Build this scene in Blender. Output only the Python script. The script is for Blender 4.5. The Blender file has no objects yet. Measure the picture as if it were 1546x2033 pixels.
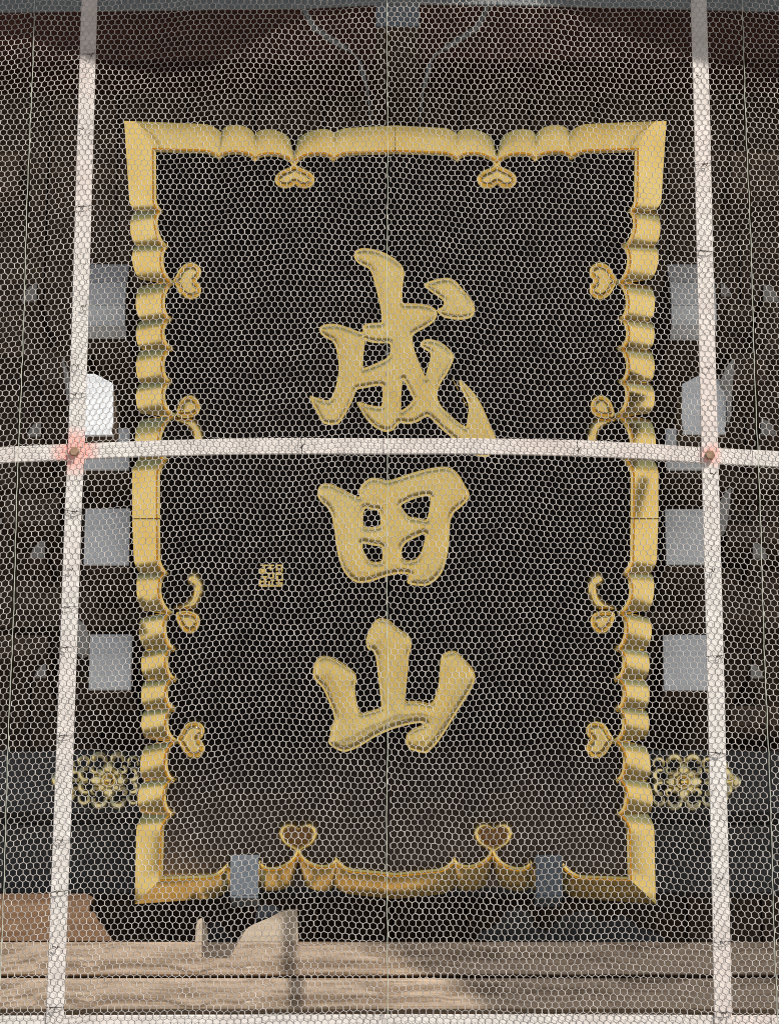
import bpy, bmesh, math, random
import numpy as np
from mathutils import Vector

random.seed(7)
rng = np.random.default_rng(11)
scene = bpy.context.scene
C = scene.collection

# ------------------------------------------------------------------ camera
PITCH = math.radians(17.0)
FPX = 6423.0                      # focal length in photograph pixels (photograph 1546 x 2033)
PW, PH = 1546.0, 2033.0
CAM = np.array([0.0, 0.0, 1.6])
cam_d = bpy.data.cameras.new('camera')
cam = bpy.data.objects.new('camera', cam_d); C.objects.link(cam)
cam.location = CAM
cam.rotation_euler = (math.pi / 2 + PITCH, 0, 0)
cam_d.sensor_fit = 'VERTICAL'
cam_d.sensor_height = 24.0
cam_d.sensor_width = 24.0
cam_d.lens = FPX / PH * 24.0
cam_d.clip_start = 0.05
cam_d.clip_end = 2000
scene.camera = cam

# ------------------------------------------------------------------ world, sun, exposure
SUN_EL, SUN_AZ = math.radians(46.5), math.radians(35.8)     # azimuth: from straight in front towards the right
SUN_DIR = np.array([math.cos(SUN_EL) * math.sin(SUN_AZ), -math.cos(SUN_EL) * math.cos(SUN_AZ), math.sin(SUN_EL)])
world = bpy.data.worlds.new('World'); scene.world = world; world.use_nodes = True
wn = world.node_tree.nodes; wl = world.node_tree.links
sky = wn.new('ShaderNodeTexSky'); sky.sky_type = 'NISHITA'; sky.sun_disc = False
sky.sun_elevation = SUN_EL; sky.sun_rotation = math.pi - SUN_AZ
wl.new(sky.outputs['Color'], wn['Background'].inputs['Color'])
wn['Background'].inputs['Strength'].default_value = 0.052
sun_d = bpy.data.lights.new('sun', 'SUN'); sun_d.energy = 5.0; sun_d.angle = math.radians(0.5)
sun_d.color = (1.0, 0.94, 0.85)
sun = bpy.data.objects.new('sun', sun_d); C.objects.link(sun)
sun.rotation_euler = Vector(SUN_DIR).to_track_quat('Z', 'Y').to_euler()
sun.location = (3, -6, 12)
vs = scene.view_settings
vs.view_transform = 'Standard'; vs.look = 'None'; vs.exposure = 0.15; vs.gamma = 1.0
vs.use_curve_mapping = False
scene.cycles.filter_width = 1.0
scene.cycles.use_denoising = False

# ------------------------------------------------------------------ geometry of the place
FWD = np.array([0, math.cos(PITCH), math.sin(PITCH)])
UP = np.array([0, -math.sin(PITCH), math.cos(PITCH)])
def ray(px, py):
    return FWD + np.array([1.0, 0, 0]) * ((px - PW / 2) / FPX) + UP * ((PH / 2 - py) / FPX)
NET_Y = 7.9 * math.cos(PITCH)
def V(px, py, dy=0.0):
    """point on the upright plane dy metres behind the net"""
    r = ray(px, py)
    return CAM + r * ((NET_Y + dy) / r[1])
LEAN = math.radians(25.0)
PN = np.array([0, -math.cos(LEAN), -math.sin(LEAN)])        # plaque normal (leans forward)
PO = V(784, 1016, 1.05)
def Q(px, py, n=0.0, nref=None):
    """point on the plaque plane, n metres in front of its panel"""
    if nref is None: nref = n
    r = ray(px, py)
    o = PO + PN * nref
    return CAM + r * (np.dot(o - CAM, PN) / np.dot(r, PN)) + PN * (n - nref)

# ------------------------------------------------------------------ materials
def mat(name):
    m = bpy.data.materials.new(name); m.use_nodes = True
    return m, m.node_tree.nodes, m.node_tree.links, m.node_tree.nodes['Principled BSDF']
def noise(n, l, scale, detail=4, vec=None, rough=.55):
    t = n.new('ShaderNodeTexNoise'); t.inputs['Scale'].default_value = scale
    t.inputs['Detail'].default_value = detail; t.inputs['Roughness'].default_value = rough
    if vec is not None: l.new(vec, t.inputs['Vector'])
    return t.outputs['Fac']
def ramp(n, l, fac, stops):
    r = n.new('ShaderNodeValToRGB'); e = r.color_ramp.elements
    while len(e) < len(stops): e.new(0.5)
    for i, (p, c) in enumerate(stops):
        e[i].position = p; e[i].color = (*c, 1)
    l.new(fac, r.inputs['Fac']); return r.outputs['Color']
def mapping(n, l, scale, rot=(0, 0, 0)):
    tc = n.new('ShaderNodeTexCoord'); mp = n.new('ShaderNodeMapping')
    mp.inputs['Scale'].default_value = scale; mp.inputs['Rotation'].default_value = rot
    l.new(tc.outputs['Object'], mp.inputs['Vector']); return mp.outputs['Vector']
def bump(n, l, fac, strength, dist, b):
    bp = n.new('ShaderNodeBump'); bp.inputs['Strength'].default_value = strength
    bp.inputs['Distance'].default_value = dist
    l.new(fac, bp.inputs['Height']); l.new(bp.outputs['Normal'], b.inputs['Normal'])
def simple(name, c0, c1, scale, rough=.5, metal=0.0, bstr=.15, bdist=.002, spec=.5, vecscale=(1, 1, 1), stops=(.3, .7)):
    m, n, l, b = mat(name)
    f = noise(n, l, scale, 5, mapping(n, l, vecscale))
    l.new(ramp(n, l, f, [(stops[0], c0), (stops[1], c1)]), b.inputs['Base Color'])
    b.inputs['Roughness'].default_value = rough; b.inputs['Metallic'].default_value = metal
    b.inputs['Specular IOR Level'].default_value = spec
    if bstr: bump(n, l, f, bstr, bdist, b)
    return m
M = {}
def gold(name, c0, c1, rough, metal):
    m, n, l, b = mat(name)
    v = mapping(n, l, (1, 1, 1))
    f = noise(n, l, 9, 5, v); g = noise(n, l, 70, 4, v)
    l.new(ramp(n, l, f, [(.3, c0), (.7, c1)]), b.inputs['Base Color'])
    b.inputs['Metallic'].default_value = metal
    mr = n.new('ShaderNodeMapRange'); mr.inputs['To Min'].default_value = rough - .06; mr.inputs['To Max'].default_value = rough + .08
    l.new(g, mr.inputs['Value']); l.new(mr.outputs['Result'], b.inputs['Roughness'])
    bump(n, l, g, .06, .002, b)
    return m
M['gold'] = gold('gold_leaf', (.93, .66, .19), (.99, .77, .28), .17, .88)
M['gold_letter'] = gold('gold_leaf_letter', (.95, .68, .19), (.99, .79, .29), .28, .86)
M['brass'] = gold('pale_gilt_brass', (.96, .80, .36), (.99, .89, .50), .26, .75)
M['lacquer'] = simple('black_lacquer', (.004, .003, .0035), (.009, .006, .007), 6, .25, 0, .02, .001, .06)
def dusty_sun_lacquer():  # brown towards the bottom: dust, strengthened to paint in the sun patch
    m, n, l, b = mat('black_lacquer_dust_sun')
    tc = n.new('ShaderNodeTexCoord'); sp = n.new('ShaderNodeSeparateXYZ'); l.new(tc.outputs['Generated'], sp.inputs[0])
    f = noise(n, l, 5, 6, tc.outputs['Object']); f2 = noise(n, l, 1.6, 3, tc.outputs['Object'])
    mr = n.new('ShaderNodeMapRange'); mr.inputs['From Min'].default_value = .20; mr.inputs['From Max'].default_value = .0
    l.new(sp.outputs['Z'], mr.inputs['Value'])
    mu = n.new('ShaderNodeMath'); mu.operation = 'MULTIPLY'; l.new(mr.outputs['Result'], mu.inputs[0]); l.new(f, mu.inputs[1])
    mx = n.new('ShaderNodeMix'); mx.data_type = 'RGBA'; l.new(mu.outputs[0], mx.inputs['Factor'])
    l.new(ramp(n, l, f2, [(.35, (.004, .003, .0035)), (.7, (.010, .007, .0075))]), mx.inputs['A']); mx.inputs['B'].default_value = (.19, .14, .115, 1)
    l.new(mx.outputs['Result'], b.inputs['Base Color'])
    b.inputs['Specular IOR Level'].default_value = .06
    r2 = n.new('ShaderNodeMapRange'); r2.inputs['To Min'].default_value = .15; r2.inputs['To Max'].default_value = .4
    l.new(f, r2.inputs['Value']); l.new(r2.outputs['Result'], b.inputs['Roughness'])
    return m
M['panel'] = dusty_sun_lacquer()
M['bar_shade'] = simple('blue_grey_bar_shade', (.10, .12, .13), (.17, .19, .20), 60, .6, 0, .2)  # top bar only: roof shade put into the bar's colour
M['wire'] = simple('net_plastic_grey', (.28, .260, .252), (.58, .545, .525), 18, .55, 0, 0, 0, .4)
M['cord'] = simple('seam_cord_pale', (.33, .36, .30), (.50, .52, .45), 90, .6, 0, 0, 0, .4)
M['tie'] = simple('dark_tie_wire', (.03, .028, .03), (.08, .06, .05), 40, .6, .3, 0)
M['rust'] = simple('rusty_bolt', (.22, .13, .08), (.42, .28, .19), 120, .75, .2, .3)
M['grey_paint'] = simple('blue_grey_paint', (.09, .115, .145), (.15, .18, .215), 20, .5, 0, .05)
M['iron'] = simple('grey_iron', (.09, .105, .11), (.17, .185, .19), 30, .55, .3, .1)
M['ground_stone'] = simple('pale_paving_stone', (.52, .50, .46), (.66, .64, .60), 1.3, .9, 0, .1, .01, .3)
def wood(name, stops, gx=1.2, gz=30, rough=.75, bstr=.35, flecks=None):
    m, n, l, b = mat(name)
    tc = n.new('ShaderNodeTexCoord')
    warp = noise(n, l, 2.2, 3, tc.outputs['Object'])
    mp = n.new('ShaderNodeMapping'); mp.inputs['Scale'].default_value = (gx, gz, gz)
    add = n.new('ShaderNodeVectorMath'); add.operation = 'MULTIPLY_ADD'
    add.inputs[1].default_value = (0, .10, .10)
    l.new(warp, add.inputs[0]); l.new(tc.outputs['Object'], add.inputs[2]); l.new(add.outputs[0], mp.inputs['Vector'])
    f = noise(n, l, 1.6, 7, mp.outputs['Vector'], .68)
    col = ramp(n, l, f, stops)
    if flecks:
        mp2 = n.new('ShaderNodeMapping'); mp2.inputs['Scale'].default_value = (9, 50, 50)
        l.new(tc.outputs['Object'], mp2.inputs['Vector'])
        f2 = noise(n, l, 1.6, 2, mp2.outputs['Vector'])
        rp = ramp(n, l, f2, [(.70, (0, 0, 0)), (.76, (1, 1, 1))])
        mx = n.new('ShaderNodeMix'); mx.data_type = 'RGBA'
        l.new(rp, mx.inputs['Factor']); l.new(col, mx.inputs['A']); mx.inputs['B'].default_value = (*flecks, 1)
        col = mx.outputs['Result']
    l.new(col, b.inputs['Base Color']); b.inputs['Roughness'].default_value = rough
    b.inputs['Specular IOR Level'].default_value = .25
    bump(n, l, f, bstr, .006, b)
    return m
M['beam_wood'] = wood('weathered_beam_wood', [(.25, (.10, .068, .045)), (.42, (.26, .185, .125)), (.55, (.50, .385, .285)), (.66, (.40, .30, .215)), (.82, (.68, .56, .45))], flecks=(.72, .66, .56))
M['brown_wood'] = wood('reddish_brown_wood', [(.3, (.12, .062, .032)), (.55, (.22, .125, .068)), (.75, (.32, .20, .115))], gz=22)
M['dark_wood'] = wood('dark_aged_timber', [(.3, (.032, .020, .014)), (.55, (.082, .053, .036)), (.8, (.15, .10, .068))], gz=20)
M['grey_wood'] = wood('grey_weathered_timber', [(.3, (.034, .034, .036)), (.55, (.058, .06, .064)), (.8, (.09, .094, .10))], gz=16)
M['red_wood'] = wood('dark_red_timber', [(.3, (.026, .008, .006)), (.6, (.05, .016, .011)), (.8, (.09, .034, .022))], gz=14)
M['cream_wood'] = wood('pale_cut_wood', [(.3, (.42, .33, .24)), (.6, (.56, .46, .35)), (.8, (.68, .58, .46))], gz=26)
M['white_end'] = wood('white_painted_end_grain', [(.28, (.58, .62, .67)), (.5, (.74, .785, .84)), (.8, (.82, .86, .91))], gx=2.0, gz=24, bstr=.25)
M['roof'] = simple('roof_timber', (.16, .11, .07), (.26, .19, .13), 5, .8)
# bars: white paint gone pink from rust around the crossings
def bar_material(px_points):
    m, n, l, b = mat('white_bar_paint')
    tc = n.new('ShaderNodeTexCoord')
    f = noise(n, l, 22, 5, tc.outputs['Object'])
    base = ramp(n, l, f, [(.3, (.52, .505, .49)), (.7, (.66, .65, .635))])
    f3 = noise(n, l, 1.7, 2, tc.outputs['Object'])
    tint = ramp(n, l, f3, [(.42, (1, 1, 1)), (.70, (.98, .88, .86))])
    mu = n.new('ShaderNodeMix'); mu.data_type = 'RGBA'; mu.blend_type = 'MULTIPLY'; mu.inputs['Factor'].default_value = 1
    l.new(base, mu.inputs['A']); l.new(tint, mu.inputs['B'])
    col = mu.outputs['Result']
    for p, rad in px_points:
        geo = n.new('ShaderNodeVectorMath'); geo.operation = 'DISTANCE'; geo.inputs[1].default_value = p
        l.new(tc.outputs['Object'], geo.inputs[0])
        mr = n.new('ShaderNodeMapRange'); mr.inputs['From Min'].default_value = rad * .55; mr.inputs['From Max'].default_value = rad
        mr.inputs['To Min'].default_value = 1; mr.inputs['To Max'].default_value = 0
        nz = n.new('ShaderNodeMath'); nz.operation = 'MULTIPLY_ADD'; nz.inputs[1].default_value = .035
        l.new(f, nz.inputs[0]); l.new(geo.outputs['Value'], nz.inputs[2]); l.new(nz.outputs[0], mr.inputs['Value'])
        mx = n.new('ShaderNodeMix'); mx.data_type = 'RGBA'
        l.new(mr.outputs['Result'], mx.inputs['Factor']); l.new(col, mx.inputs['A'])
        mx.inputs['B'].default_value = (.80, .40, .36, 1); col = mx.outputs['Result']
    sp = noise(n, l, 130, 2, tc.outputs['Object'])
    sm = ramp(n, l, sp, [(.68, (0, 0, 0)), (.74, (1, 1, 1))])
    mx = n.new('ShaderNodeMix'); mx.data_type = 'RGBA'
    l.new(sm, mx.inputs['Factor']); l.new(col, mx.inputs['A']); mx.inputs['B'].default_value = (.20, .14, .11, 1); col = mx.outputs['Result']
    l.new(col, b.inputs['Base Color']); b.inputs['Roughness'].default_value = .6
    bump(n, l, f, .08, .001, b)
    return m

# ------------------------------------------------------------------ object helpers
ORG = {}
def thing(name, base, label, cat, group=None):
    o = bpy.data.objects.new(name, None); C.objects.link(o)
    o.empty_display_size = .1
    o.location = base; ORG[o] = np.array(base, float)
    o['label'] = label; o['category'] = cat
    if group: o['group'] = group
    return o
def tag(o, label, cat, group=None):
    o['label'] = label; o['category'] = cat
    if group: o['group'] = group
    return o
def mk(name, verts, faces, mats, parent=None, smooth=False, fmat=None, angle=None, base=None):
    """verts in world coordinates; the mesh is stored relative to its parent (or to base)"""
    verts = np.asarray(verts, float)
    org = ORG[parent] if parent is not None else (np.array(base, float) if base is not None else np.zeros(3))
    me = bpy.data.meshes.new(name)
    me.from_pydata([tuple(v) for v in (verts - org)], [], faces)
    for m in (mats if isinstance(mats, (list, tuple)) else [mats]): me.materials.append(m)
    if fmat is not None: me.polygons.foreach_set('material_index', fmat)
    if smooth: me.polygons.foreach_set('use_smooth', [True] * len(me.polygons))
    me.update()
    if angle is not None: me.set_sharp_from_angle(angle=angle)
    o = bpy.data.objects.new(name, me); C.objects.link(o)
    ORG[o] = org
    if parent is not None: o.parent = parent
    else: o.location = org
    return o
def fix_normals(o):
    bm = bmesh.new(); bm.from_mesh(o.data); bmesh.ops.recalc_face_normals(bm, faces=bm.faces); bm.to_mesh(o.data); bm.free()
def prism(name, pts_front, depth, m, parent=None, bev=0.0, base=None, back=np.array([0, 1.0, 0])):
    """polygon (world points, any upright plane) pushed back by depth"""
    n = len(pts_front); f = [np.asarray(p, float) for p in pts_front]; k = [p + back * depth for p in f]
    o = mk(name, f + k, [list(range(n)), list(range(2 * n - 1, n - 1, -1))] + [[i, n + i, n + (i + 1) % n, (i + 1) % n] for i in range(n)], m, parent, base=base)
    bm = bmesh.new(); bm.from_mesh(o.data); bmesh.ops.recalc_face_normals(bm, faces=bm.faces)
    if bev > 0:
        bmesh.ops.bevel(bm, geom=bm.edges[:], offset=bev, segments=2, profile=.6, affect='EDGES', clamp_overlap=True)
    bm.to_mesh(o.data); bm.free()
    return o
def rect(x0, y0, x1, y1, dy):
    a = V(x0, y0, dy); b = V(x1, y0, dy); c = V(x1, y1, dy); d = V(x0, y1, dy)
    xl = (a[0] + d[0]) / 2; xr = (b[0] + c[0]) / 2
    return [np.array([xl, a[1], a[2]]), np.array([xr, a[1], a[2]]), np.array([xr, a[1], c[2]]), np.array([xl, a[1], c[2]])]
def tube(name, pts, rad, m, parent=None, sides=8, base=None, closed=False):
    pts = [np.asarray(p, float) for p in pts]; n = len(pts); vs_, fs = [], []
    rads = rad if isinstance(rad, (list, tuple)) else [rad] * n
    for i, p in enumerate(pts):
        if closed: t = pts[(i + 1) % n] - pts[i - 1]
        else: t = pts[min(i + 1, n - 1)] - pts[max(i - 1, 0)]
        t = t / (np.linalg.norm(t) + 1e-9)
        a = np.cross(t, [0.02, -1, 0.05]); 
        if np.linalg.norm(a) < .05: a = np.cross(t, [1, 0, 0])
        a /= np.linalg.norm(a); b = np.cross(t, a)
        for k in range(sides):
            w = 2 * math.pi * k / sides
            vs_.append(p + rads[i] * (a * math.cos(w) + b * math.sin(w)))
    rr = n if closed else n - 1
    for i in range(rr):
        for k in range(sides):
            j = (i + 1) % n
            fs.append([i * sides + k, i * sides + (k + 1) % sides, j * sides + (k + 1) % sides, j * sides + k])
    if not closed:
        fs.append(list(range(sides))[::-1]); fs.append([(n - 1) * sides + k for k in range(sides)])
    o = mk(name, vs_, fs, m, parent, True, base=base, angle=math.radians(50)); fix_normals(o)
    return o
def chaikin(p, it=1):
    p = np.asarray(p, float)
    for _ in range(it):
        q = np.roll(p, -1, 0)
        p = np.stack([.8 * p + .2 * q, .2 * p + .8 * q], 1).reshape(-1, 2)
    return p
def relief(name, loops, step, profile, m, parent, unproj, smooth_angle=60, skirt=-.003, grow=0.0):
    """solid raised from its outline: height above the panel is profile(distance to the edge in pixels)"""
    loops = [np.asarray(l_, float) for l_ in loops]
    allp = np.concatenate(loops)
    x0, y0 = allp.min(0) - step - grow; x1, y1 = allp.max(0) + step + grow
    xs = np.arange(x0, x1 + step, step); ys = np.arange(y0, y1 + step, step)
    X, Y = np.meshgrid(xs, ys, indexing='ij')
    D = np.full(X.shape, 1e9); inside = np.zeros(X.shape, bool)
    for lp in loops:
        for a, b in zip(lp, np.roll(lp, -1, 0)):
            d = b - a; L = d @ d
            if L < 1e-9: continue
            t = np.clip(((X - a[0]) * d[0] + (Y - a[1]) * d[1]) / L, 0, 1)
            D = np.minimum(D, np.hypot(X - a[0] - t * d[0], Y - a[1] - t * d[1]))
            if a[1] != b[1]:
                cr = ((a[1] > Y) != (b[1] > Y)) & (X < (b[0] - a[0]) * (Y - a[1]) / (b[1] - a[1]) + a[0])
                inside ^= cr
    S = np.where(inside, D, -D) + grow; S[np.abs(S) < 1e-3] = 1e-3
    verts, faces, cache, bedges = [], [], {}, []
    def gv(i, j):
        k = (i, j)
        if k not in cache:
            cache[k] = len(verts); verts.append((X[i, j], Y[i, j], profile(S[i, j])))
        return cache[k]
    def ev(p, q):
        k = (p, q) if p < q else (q, p)
        if k not in cache:
            sa, sb = S[k[0]], S[k[1]]; t = sa / (sa - sb)
            cache[k] = len(verts)
            verts.append((X[k[0]] + t * (X[k[1]] - X[k[0]]), Y[k[0]] + t * (Y[k[1]] - Y[k[0]]), profile(0.0)))
        return cache[k]
    ni, nj = X.shape
    for i in range(ni - 1):
        for j in range(nj - 1):
            c4 = S[i:i + 2, j:j + 2]
            if (c4 < 0).all(): continue
            for tri in (((i, j), (i + 1, j), (i + 1, j + 1)), ((i, j), (i + 1, j + 1), (i, j + 1))):
                ins = [S[p] > 0 for p in tri]
                if all(ins): faces.append([gv(*p) for p in tri]); continue
                if not any(ins): continue
                poly = []; cross = []
                for k in range(3):
                    p, q = tri[k], tri[(k + 1) % 3]
                    if S[p] > 0: poly.append(gv(*p))
                    if (S[p] > 0) != (S[q] > 0):
                        e = ev(p, q); poly.append(e); cross.append(e)
                faces.append(poly)
                if len(cross) == 2: bedges.append(tuple(cross))
    nb = {}
    for a, b in bedges:
        for v in (a, b):
            if v not in nb:
                nb[v] = len(verts); verts.append((verts[v][0], verts[v][1], skirt))
        faces.append([a, b, nb[b], nb[a]])
    mid = profile(6.0)
    W = [unproj(x, y, n, mid) for x, y, n in verts]
    o = mk(name, W, faces, m, parent, True); fix_normals(o)
    o.data.set_sharp_from_angle(angle=math.radians(smooth_angle))
    return o

# ------------------------------------------------------------------ the setting: ground, roof edge that shades the scene, wall behind
g = mk('ground', [(-400, -400, 0), (400, -400, 0), (400, 400, 0), (-400, 400, 0)], [[0, 1, 2, 3]], M['ground_stone'])
g['kind'] = 'structure'

M['added_floor'] = simple('added_floor_dark', (.05, .045, .04), (.09, .08, .07), 2.0, .9, 0, .1, .01, .2)
g = mk('added_dark_floor', [(-9, 5.6, .12), (9, 5.6, .12), (9, 14, .12), (-9, 14, .12), (-9, 5.6, 0), (9, 5.6, 0)], [[0, 1, 2, 3], [4, 5, 1, 0]], M['added_floor'])  # unseen dark floor, added to darken the gold's reflections and cut bounce light
g['kind'] = 'structure'

# edge of the curved gable roof: its lower line throws the wavy shadow on the net
shadow_line = [(-1100, 55), (-160, 60), (-60, 70), (0, 72), (60, 80), (110, 98), (170, 108), (210, 128), (270, 142), (340, 147), (410, 138),
               (470, 108), (530, 68), (590, 42), (660, 26), (730, 14), (790, 8), (840, 4), (900, 0), (950, -14), (1000, -30), (1046, -36), (1090, -6), (1140, 30),
               (1200, 58), (1300, 93), (1400, 118), (1480, 140), (1546, 165), (1625, 186), (1700, 242), (1813, 330), (1900, 420), (2300, 620), (2700, 700)]
ROOF_FRONT = .9
tt = ROOF_FRONT / (-SUN_DIR[1])
edge = [V(x, y, 0) + SUN_DIR * tt for x, y in shadow_line]
ne = len(edge)
roof = thing('gable_roof', (0, NET_Y, edge[0][2]), 'curved dark timber gable roof edge above the net, out of view', 'roof')
BACK = 4.2
vv = [e for e in edge] + [e + np.array([0, BACK, 0]) for e in edge] + [e + np.array([0, 0, .5]) for e in edge] + [e + np.array([0, BACK, .5]) for e in edge]
ff = []
for i in range(ne - 1):
    ff += [[i, i + 1, ne + i + 1, ne + i], [2 * ne + i, 3 * ne + i, 3 * ne + i + 1, 2 * ne + i + 1], [i, 2 * ne + i, 2 * ne + i + 1, i + 1], [ne + i, ne + i + 1, 3 * ne + i + 1, 3 * ne + i]]
o = mk('soffit', vv, ff, M['roof'], roof); fix_normals(o)

# wall of dark boards far behind the plaque
wall = thing('board_wall', (0, NET_Y + 2.3, V(773, 2100, 2.3)[2]), 'dark board wall in the shade behind the plaque', 'wall')
for k in range(16):
    x0 = -340 + k * 140
    prism('plank', rect(x0, -260, x0 + 137, 2150, 2.3 + .006 * (k % 3)), .03, M['dark_wood'], wall)

prism('backing', rect(-500, -400, 2050, 2300, 2.36), .05, M['dark_wood'], wall)

# ------------------------------------------------------------------ timber framing behind and beside the plaque
def beam(name, x0, y0, x1, y1, dy, depth, m, label, cat='beam', group=None, bev=.006):
    r = rect(x0, y0, x1, y1, dy); base = (r[0] + r[2]) / 2; base[2] = r[2][2]
    o = prism(name, r, depth, m, None, bev, base=base); tag(o, label, cat, group); return o
beam('purlin', -260, -150, 1800, 118, 1.5, .25, M['red_wood'], 'dark red timber across the top behind the hanger rods')
beam('tie_beam', -260, 1490, 1800, 1612, 1.56, .2, M['grey_wood'], 'grey tie beam carrying the two gilt flower fittings behind the plaque')
beam('tie_beam', -260, 608, 1800, 704, 1.62, .2, M['dark_wood'], 'dark brown tie beam level with the upper white bracket ends')
beam('tie_beam', -260, 905, 1800, 968, 1.72, .2, M['dark_wood'], 'dark brown tie beam just below the cross bar')
beam('tie_beam', -260, 1150, 1800, 1246, 1.66, .2, M['dark_wood'], 'dark brown tie beam between the two lower pairs of white bracket ends')
beam('sill_board', -260, 1636, 1800, 1772, 1.72, .08, M['grey_wood'], 'dark grey board below the gilt fittings', 'board')
# lower weathered beams
beam('lower_beam', -260, 1869, 1800, 1935, 1.50, .22, M['beam_wood'], 'upper of the two weathered brown beams under the plaque', 'beam', bev=.008)
beam('lower_beam', -260, 1941, 1800, 2004, 1.47, .26, M['beam_wood'], 'lower of the two weathered brown beams under the plaque', 'beam', bev=.010)
beam('base_rail', -260, 2005, 1800, 2120, 1.60, .2, M['red_wood'], 'dark red rail showing as a thin strip under the lowest beam', 'rail')
# brown board with its right end cut in steps to stand for the plaque's shadow edge
pts = [(-260, 1774), (172, 1774), (187, 1782), (178, 1797), (176, 1808), (189, 1812), (194, 1826), (206, 1838), (214, 1852), (226, 1868.4), (-260, 1868.4)]
tag(prism('shadow_cut_board', [V(x, y, 1.50) for x, y in pts], .03, M['brown_wood'], None, .002, base=V(0, 1869, 1.5)), 'reddish brown board with its right end stepped like the plaque shadow resting on the beam at lower left', 'board')
# pieces standing on the beam
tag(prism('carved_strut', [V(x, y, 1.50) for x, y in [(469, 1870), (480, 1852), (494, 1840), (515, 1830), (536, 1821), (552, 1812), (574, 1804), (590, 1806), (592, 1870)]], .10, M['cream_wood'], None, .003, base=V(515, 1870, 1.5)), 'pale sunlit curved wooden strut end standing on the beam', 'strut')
tag(prism('wooden_peg', [V(x, y, 1.50) for x, y in [(387, 1870), (389, 1838), (394, 1826), (400, 1822), (406, 1828), (411, 1842), (412, 1870)]], .05, M['cream_wood'], None, .002, base=V(399, 1870, 1.5)), 'small pale round-topped wooden peg standing on the beam', 'peg')
def cloud(name, pts, dy, m, label):
    p = chaikin(pts, 2)
    tag(prism(name, [V(x, y, dy) for x, y in p], .12, m, None, .0, base=V(p[:, 0].mean(), 1870, dy)), label, 'carving')
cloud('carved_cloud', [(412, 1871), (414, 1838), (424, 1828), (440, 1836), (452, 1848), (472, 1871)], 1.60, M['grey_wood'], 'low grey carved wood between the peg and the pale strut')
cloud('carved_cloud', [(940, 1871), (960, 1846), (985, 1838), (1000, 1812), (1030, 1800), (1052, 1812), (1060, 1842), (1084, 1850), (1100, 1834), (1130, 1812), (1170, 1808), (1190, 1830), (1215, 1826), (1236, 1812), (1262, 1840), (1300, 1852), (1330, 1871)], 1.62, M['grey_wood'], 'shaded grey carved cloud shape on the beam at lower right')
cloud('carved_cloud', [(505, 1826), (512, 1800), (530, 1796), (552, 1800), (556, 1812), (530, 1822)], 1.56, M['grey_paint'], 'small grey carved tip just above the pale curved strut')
# ------------------------------------------------------------------ bracket arms with white painted ends
def bracket(px, dy, label, kind='plain', back=1.0, facets=None):
    x0, y0, x1, y1 = px
    base = V((x0 + x1) / 2, y1, dy)
    t = thing('eave_bracket', base, label, 'bracket', 'white ended bracket arms')
    if kind == 'plain':
        prism('painted_end', rect(x0, y0, x1, y1, dy), .014, M['white_end'], t, .003)
        prism('arm', rect(x0 + .5, y0 + 1, x1 - .5, y1 - 1, dy + .0145), back, M['dark_wood'], t)
    elif kind == 'gable':
        xm = (x0 + x1) / 2
        p = [(x0, y0 + 20), (xm - 7, y0 + 1), (xm + 7, y0 + 1), (x1, y0 + 20), (x1, y1 - 22), (x1 - 4, y1 - 10), (x1, y1), (x0, y1), (x0 + 4, y1 - 10), (x0, y1 - 22)]
        prism('painted_end', [V(x, y, dy) for x, y in p], .014, M['white_end'], t, .002)
        prism('arm', [V(xm + (x - xm) * .97, y * .97 + .03 * (y0 + y1) / 2, dy + .0145) for x, y in p], back, M['dark_wood'], t)
    elif kind == 'curved':       # rounded nose in three facets
        r = rect(x0, y0, x1, y1, dy); xl, xr = r[0][0], r[1][0]
        prof = [(y0, .10), (y0 + 34, .03), (y0 + 36, .024), (y0 + 80, .0), (y0 + 82, .006), (y0 + 120, .012), (y1, .07)]
        for i, nm in ((0, 'upper_facet'), (2, 'middle_facet'), (4, 'lower_facet')):
            seg = prof[i:i + 2] if i < 4 else prof[4:7]
            f, k = [], []
            for (yy, d) in seg:
                w = V(x0, yy, dy + d); f.append(w)
            n = len(f); vs2 = [np.array([xl, w[1], w[2]]) for w in f] + [np.array([xr, w[1], w[2]]) for w in f]
            bk = [v + np.array([0, .02, 0]) for v in vs2]
            faces = []
            for q in range(n - 1):
                faces += [[q, q + 1, n + q + 1, n + q], [2 * n + q, 3 * n + q, 3 * n + q + 1, 2 * n + q + 1], [q, 2 * n + q, 2 * n + q + 1, q + 1], [n + q, n + q + 1, 3 * n + q + 1, 3 * n + q]]
            faces += [[0, n, 3 * n, 2 * n], [n - 1, 3 * n - 1, 4 * n - 1, 2 * n - 1]]
            o = mk(nm, vs2 + bk, faces, M['white_end'], t); fix_normals(o)
        a = [V(x0, yy, dy + d + .021) for yy, d in prof]
        n = len(a); f = [np.array([xl + .001, w[1], w[2]]) for w in a] + [np.array([xl + .001, a[0][1] + back, a[-1][2]]), np.array([xl + .001, a[0][1] + back, a[0][2]])]
        prism('arm', f, (xr - xl) - .002, M['dark_wood'], t, back=np.array([1.0, 0, 0]))
    return t
bracket((172, 525, 249, 668), .95, 'blue grey three-facet bracket nose left of the plaque, topmost on that side', 'curved')
bracket((1332, 525, 1421, 671), .95, 'blue grey three-facet bracket nose right of the plaque, topmost on that side', 'curved')
bracket((138, 741, 225, 864), .50, 'brightest white pointed bracket end, in sunlight just above the cross bar at left', 'gable', .2)
bracket((1353, 742, 1441, 861), .64, 'shaded white pointed bracket end behind the right bar above the cross bar', 'gable', .2)
bracket((168, 850, 258, 932), 1.05, 'grey bracket end half hidden by the cross bar left of the plaque')
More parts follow.
